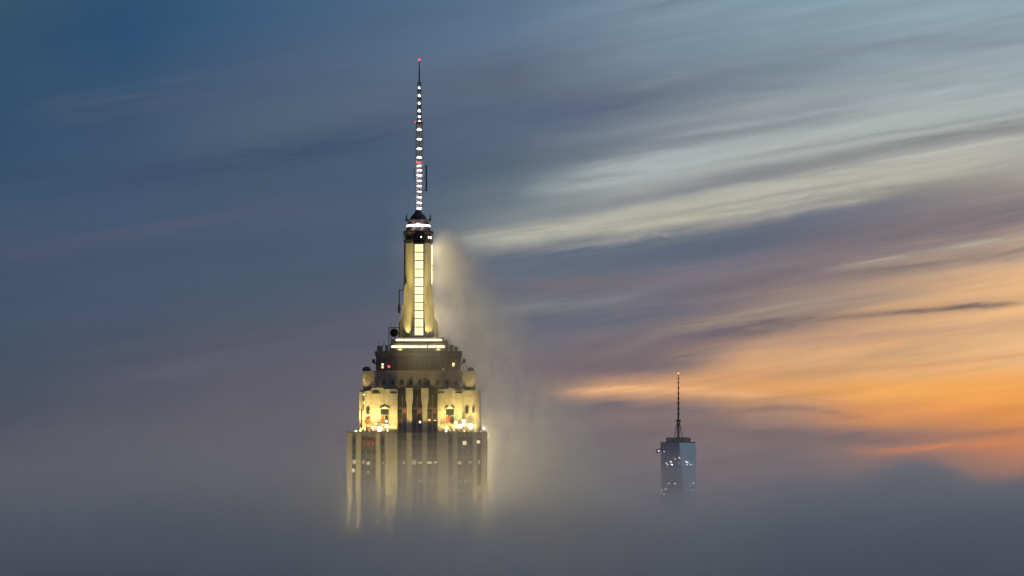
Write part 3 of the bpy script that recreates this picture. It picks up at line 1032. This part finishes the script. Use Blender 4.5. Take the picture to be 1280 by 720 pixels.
MB().ball((WXp(823.2), -7.5, WZp(563.8)), 1.2).build('lamp', M['coollamp'], W)


def wface_y(xx, z):
    """depth of the tower's front at a given x: the two leaning front faces meet on the middle edge"""
    k = (z - zb) / (ztop - zb)
    # front cross-section between square and diamond
    best = 1e9
    poly = []
    for i in range(4):
        a, bq = Vector(sq[i]), Vector(sq[(i + 1) % 4])
        p1, p0, p2 = Vector(dm[i]), Vector(dm[i - 1]), Vector(dm[(i + 1) % 4])
        poly.append(a.lerp(p0, k)); poly.append(a.lerp(p1, k))
    for i in range(8):
        a, bq = poly[i], poly[(i + 1) % 8]
        if min(a.x, bq.x) <= xx <= max(a.x, bq.x) and abs(a.x - bq.x) > 1e-6:
            f = (xx - a.x) / (bq.x - a.x)
            best = min(best, a.y + (bq.y - a.y) * f)
    return best if best < 1e8 else -h


for px, py, r in ((832.6, 579, 1.2), (834, 581.3, .8), (837.4, 577.6, 1.1), (838.6, 577.2, .8), (838.6, 580.8, 1.3), (839.8, 581.4, .8), (843, 574, .9), (847.6, 572.2, .8), (847.4, 579.4, .6),
                  (848.6, 573.4, .9), (856.8, 577.4, 1.0), (857.9, 580.9, 1.2), (859, 578.2, .9), (862.8, 580.9, 1.1), (842.3, 604.6, 1.1), (835.5, 604.6, .8), (866.5, 604, .9),
                  (829, 605, .7), (831.5, 611.5, 1.0), (863, 612.5, .9), (867.5, 612, .8), (862.6, 618.5, .8), (829.8, 618, .9), (826.8, 612.6, 1.0), (826.6, 616.6, .9)):
    r *= .85
    xx, zz = WXp(px), WZp(py)
    if abs(xx) > h - 1:
        xx = math.copysign(h - 1, xx)
    yy = wface_y(xx, zz)
    MB().box(xx - r, xx + r, yy - 1.0, yy + .8, zz - r * .8, zz + r * .8).build('lit_window', M['coollamp'], W)

# ------------------------------------------------------------------ the ground far below
gm = pbr('city ground', (.06, .06, .06), .9, 0, .4, .01)
mb = MB()
mb.box(-30000, 30000, -3000, 60000, -2, 0)
tag(mb.build('ground', gm), 'dark city ground hidden far below the fog', 'ground', kind='structure')


# ------------------------------------------------------------------ fog and steam
def volmat(name, c, dens, aniso=.2):
    m, t, o = mat(name)
    v = t.nodes.new('ShaderNodeVolumePrincipled')
    v.inputs['Color'].default_value = (*c, 1)
    v.inputs['Density'].default_value = dens
    v.inputs['Anisotropy'].default_value = aniso
    t.links.new(v.outputs[0], o.inputs['Volume'])
    return m


def cloud(name, mn, mx, res, func, m, label, cat, step=None):
    """a body of fog: a density grid filled by a field"""
    v = bpy.data.volumes.new(name)
    ob = bpy.data.objects.new(name, v)
    col.objects.link(ob)
    g = bpy.data.node_groups.new(name, 'GeometryNodeTree')
    g.interface.new_socket('Geometry', in_out='INPUT', socket_type='NodeSocketGeometry')
    g.interface.new_socket('Geometry', in_out='OUTPUT', socket_type='NodeSocketGeometry')
    E.tree = g
    out = g.nodes.new('NodeGroupOutput')
    vc = g.nodes.new('GeometryNodeVolumeCube')
    pos = g.nodes.new('GeometryNodeInputPosition')
    x, y, z = sep(pos.outputs[0])
    d = func(x, y, z).max(0.0)
    g.links.new(d.s, vc.inputs['Density'])
    vc.inputs['Min'].default_value = mn
    vc.inputs['Max'].default_value = mx
    for i, ax in enumerate('XYZ'):
        vc.inputs['Resolution ' + ax].default_value = res[i]
    sm = g.nodes.new('GeometryNodeSetMaterial')
    sm.inputs['Material'].default_value = m
    g.links.new(vc.outputs[0], sm.inputs[0])
    g.links.new(sm.outputs[0], out.inputs[0])
    md = ob.modifiers.new('density', 'NODES')
    md.node_group = g
    v.materials.append(m)
    if step:
        v.render.step_size = step
    tag(ob, label, cat, kind='stuff')
    return ob


FOGC = (.96, .952, .958)


def near_fog(x, y, z):
    px = x / y
    n = noise(vec(x * (1 / 150), y * (1 / 220), z * (1 / 55)), 1, 5, .55, .4)
    b = noise(vec(x * (1 / 330), y * (1 / 420), 4.2), 1, 3, .5)
    rear = sstep(1290, 1420, y)
    zz = z - 288.0 + rear * 3.0 - (n - .5) * (30.0 + rear * 18.0) - (b - .5) * 46.0 + rear * sstep(.015, .05, x / y) * 24.0
    # the surface slopes down towards the city's near edge between the two towers
    m = noise(vec(x * (1 / 75), y * (1 / 95), z * (1 / 40)), 1, 4, .55, .5)
    mid = sstep(-.02, .02, px) * (1.0 - sstep(.045, .1, px))
    slope = (1.0 - sstep(980, 1330, y)) * (16.0 + mid * 26.0 + (b - .5) * 50.0) - (m - .5) * 40.0 * (1.0 - sstep(1180, 1300, y))
    fr = eexp((zz + slope) * (-1 / 13)) * .0024
    bk = eexp(zz * (-1 / 25)) * .0008
    # a thicker roll of fog further back that swells towards the west
    roll = 266.0 + gauss((px - .127) * (1 / .022)) * 27.0 + sstep(.14, .175, px) * 17.0 + (n - .5) * 66.0 + (b - .5) * 22.0 - gauss((px - .05) * (1 / .03)) * 16.0
    rl = sstep(0, 1, (roll + 5.0 - z) * (1 / 26)) * .016 * sstep(1650, 1900, y)
    bk = bk * (1.0 - .65 * sstep(.08, .12, px)) + rl
    d = (fr * (1.0 - rear) + bk * rear).min(.022) * (sstep(.32, .68, n) * 1.6 + .2)
    front = sstep(960, 1150, y + (b - .5) * 160.0)
    edge = (1.0 - sstep(2300, 2580, y)) * (1.0 - sstep(345, 382, z)) * (1.0 - sstep(400, 460, E.op('ABSOLUTE', x)))
    return d * front * edge


def far_fog(x, y, z):
    n = noise(vec(x * (1 / 420), y * (1 / 1000), z * (1 / 120)), 1, 5, .55, .4)
    b = noise(vec(x * (1 / 800), y * (1 / 2500), 1.2), 1, 2, .5)
    px = x / y                                       # bearing: the bank swells towards the west
    swell = gauss((px - .128) * (1 / .028)) * 26.0 + sstep(.10, .19, px) * 16.0
    zz = z - 268.0 - (n - .5) * 130.0 - (b - .5) * 70.0 - swell + gauss((px - .052) * (1 / .03)) * 32.0
    d = (eexp(zz * (-1 / 40)) * .00034).min(.006) * (1.0 - .65 * sstep(.08, .12, px)) * (n * 1.2 + .4)
    front = sstep(2500, 2900, y)
    edge = (1.0 - sstep(8200, 9000, y)) * (1.0 - sstep(430, 520, z)) * (1.0 - sstep(1500, 1700, E.op('ABSOLUTE', x)))
    return d * front * edge


def plume(x, y, z):
    x = x - TX
    y = y - TD
    dz = (376.0 - z)
    w1 = noise(vec(x * (1 / 26), y * (1 / 26), z * (1 / 34)), 1, 3, .5)
    w2 = noise(vec(x * (1 / 7.5), y * (1 / 7.5), z * (1 / 12)), 1, 5, .62, .5)
    cx = 8.6 + dz * .36 + (w1 - .5) * 28.0
    rr = 4.8 + dz.max(0.0) * .27
    dx = (x - cx) / rr
    dy = (y - 7.0 + (w2 - .5) * 8.0) / (rr * 1.1 + 3.0)
    r2 = dx * dx + dy * dy
    body = eexp(r2 * -1.25) * sstep(-4, 14, dz + (w1 - .5) * 22.0) * (1.0 - sstep(110, 160, dz))
    body = body * sstep(.39, .61, w2 * .65 + w1 * .35) * (.055 + .26 * eexp(dz * (-1 / 32)))
    # thin steam that drifts across the crown and down the front
    a = (x - 1.5) * (1 / 8.5)
    c = (y + 19.0) * (1 / 6.0)
    e = (z - 325.0) * (1 / 7.0)
    wisp = eexp((a * a + c * c + e * e) * -1.0) * w2 * .075
    a = (x - 8.0 - (w1 - .5) * 14.0) * (1 / 17.0)
    c = (y + 27.0) * (1 / 7.0)
    low = gauss(a) * gauss(c) * sstep(296, 276, z + (w2 - .5) * 12.0) * (w2 + .2) * .085
    return body + wisp + low


cloud('fog_sea', (-470, 950, 180), (470, 2600, 385), (160, 180, 68), near_fog, volmat('fog', FOGC, 1.0, .4),
      'thick grey sea of fog around the foot of the lit skyscraper', 'fog', 9)
cloud('fog_bank', (-1700, 2500, 150), (1700, 9000, 530), (140, 130, 64), far_fog, volmat('far fog', FOGC, 1.0, .4),
      'blue grey bank of fog round the distant glass tower', 'fog', 40)
cloud('steam', (TX - 40, TD - 48, 236), (TX + 110, TD + 60, 392), (100, 72, 104), plume, volmat('steam', (.97, .96, .95), 1.0, .3),
      'pale steam plume drifting down the right flank of the lit skyscraper', 'steam', 2.0)

# ------------------------------------------------------------------ afterglow
L = bpy.data.lights.new('sun', 'SUN')
L.energy = .2
L.angle = R(12)
L.color = (1.0, .62, .36)
sun = bpy.data.objects.new('sun', L)
col.objects.link(sun)
sd = Vector((-math.sin(R(16)), -math.cos(R(16)), -math.sin(R(3))))
sun.rotation_euler = sd.to_track_quat('-Z', 'Y').to_euler()

# ------------------------------------------------------------------ camera and render
cam = bpy.data.cameras.new('camera')
cam.sensor_width = 36
cam.lens = F / 1280 * 36
cam.shift_y = (HOR - 360) / 1280
cam.clip_start = 1
cam.clip_end = 100000
co = bpy.data.objects.new('camera', cam)
col.objects.link(co)
co.location = (0, 0, CAM_Z)
co.rotation_euler = (R(90), 0, 0)
S.camera = co
S.render.engine = 'CYCLES'
c = S.cycles
c.max_bounces = 8
c.volume_bounces = 4
c.diffuse_bounces = 2
c.glossy_bounces = 2
c.transmission_bounces = 2
c.transparent_max_bounces = 8
c.use_denoising = True
c.denoiser = 'OPENIMAGEDENOISE'
c.sample_clamp_indirect = 4.0
c.caustics_reflective = False
c.caustics_refractive = False
c.use_adaptive_sampling = True
c.adaptive_threshold = .02
c.volume_max_steps = 512
v = S.view_settings
v.view_transform = 'Standard'
v.look = 'None'
v.exposure = 0
v.gamma = 1
v.use_curve_mapping = False
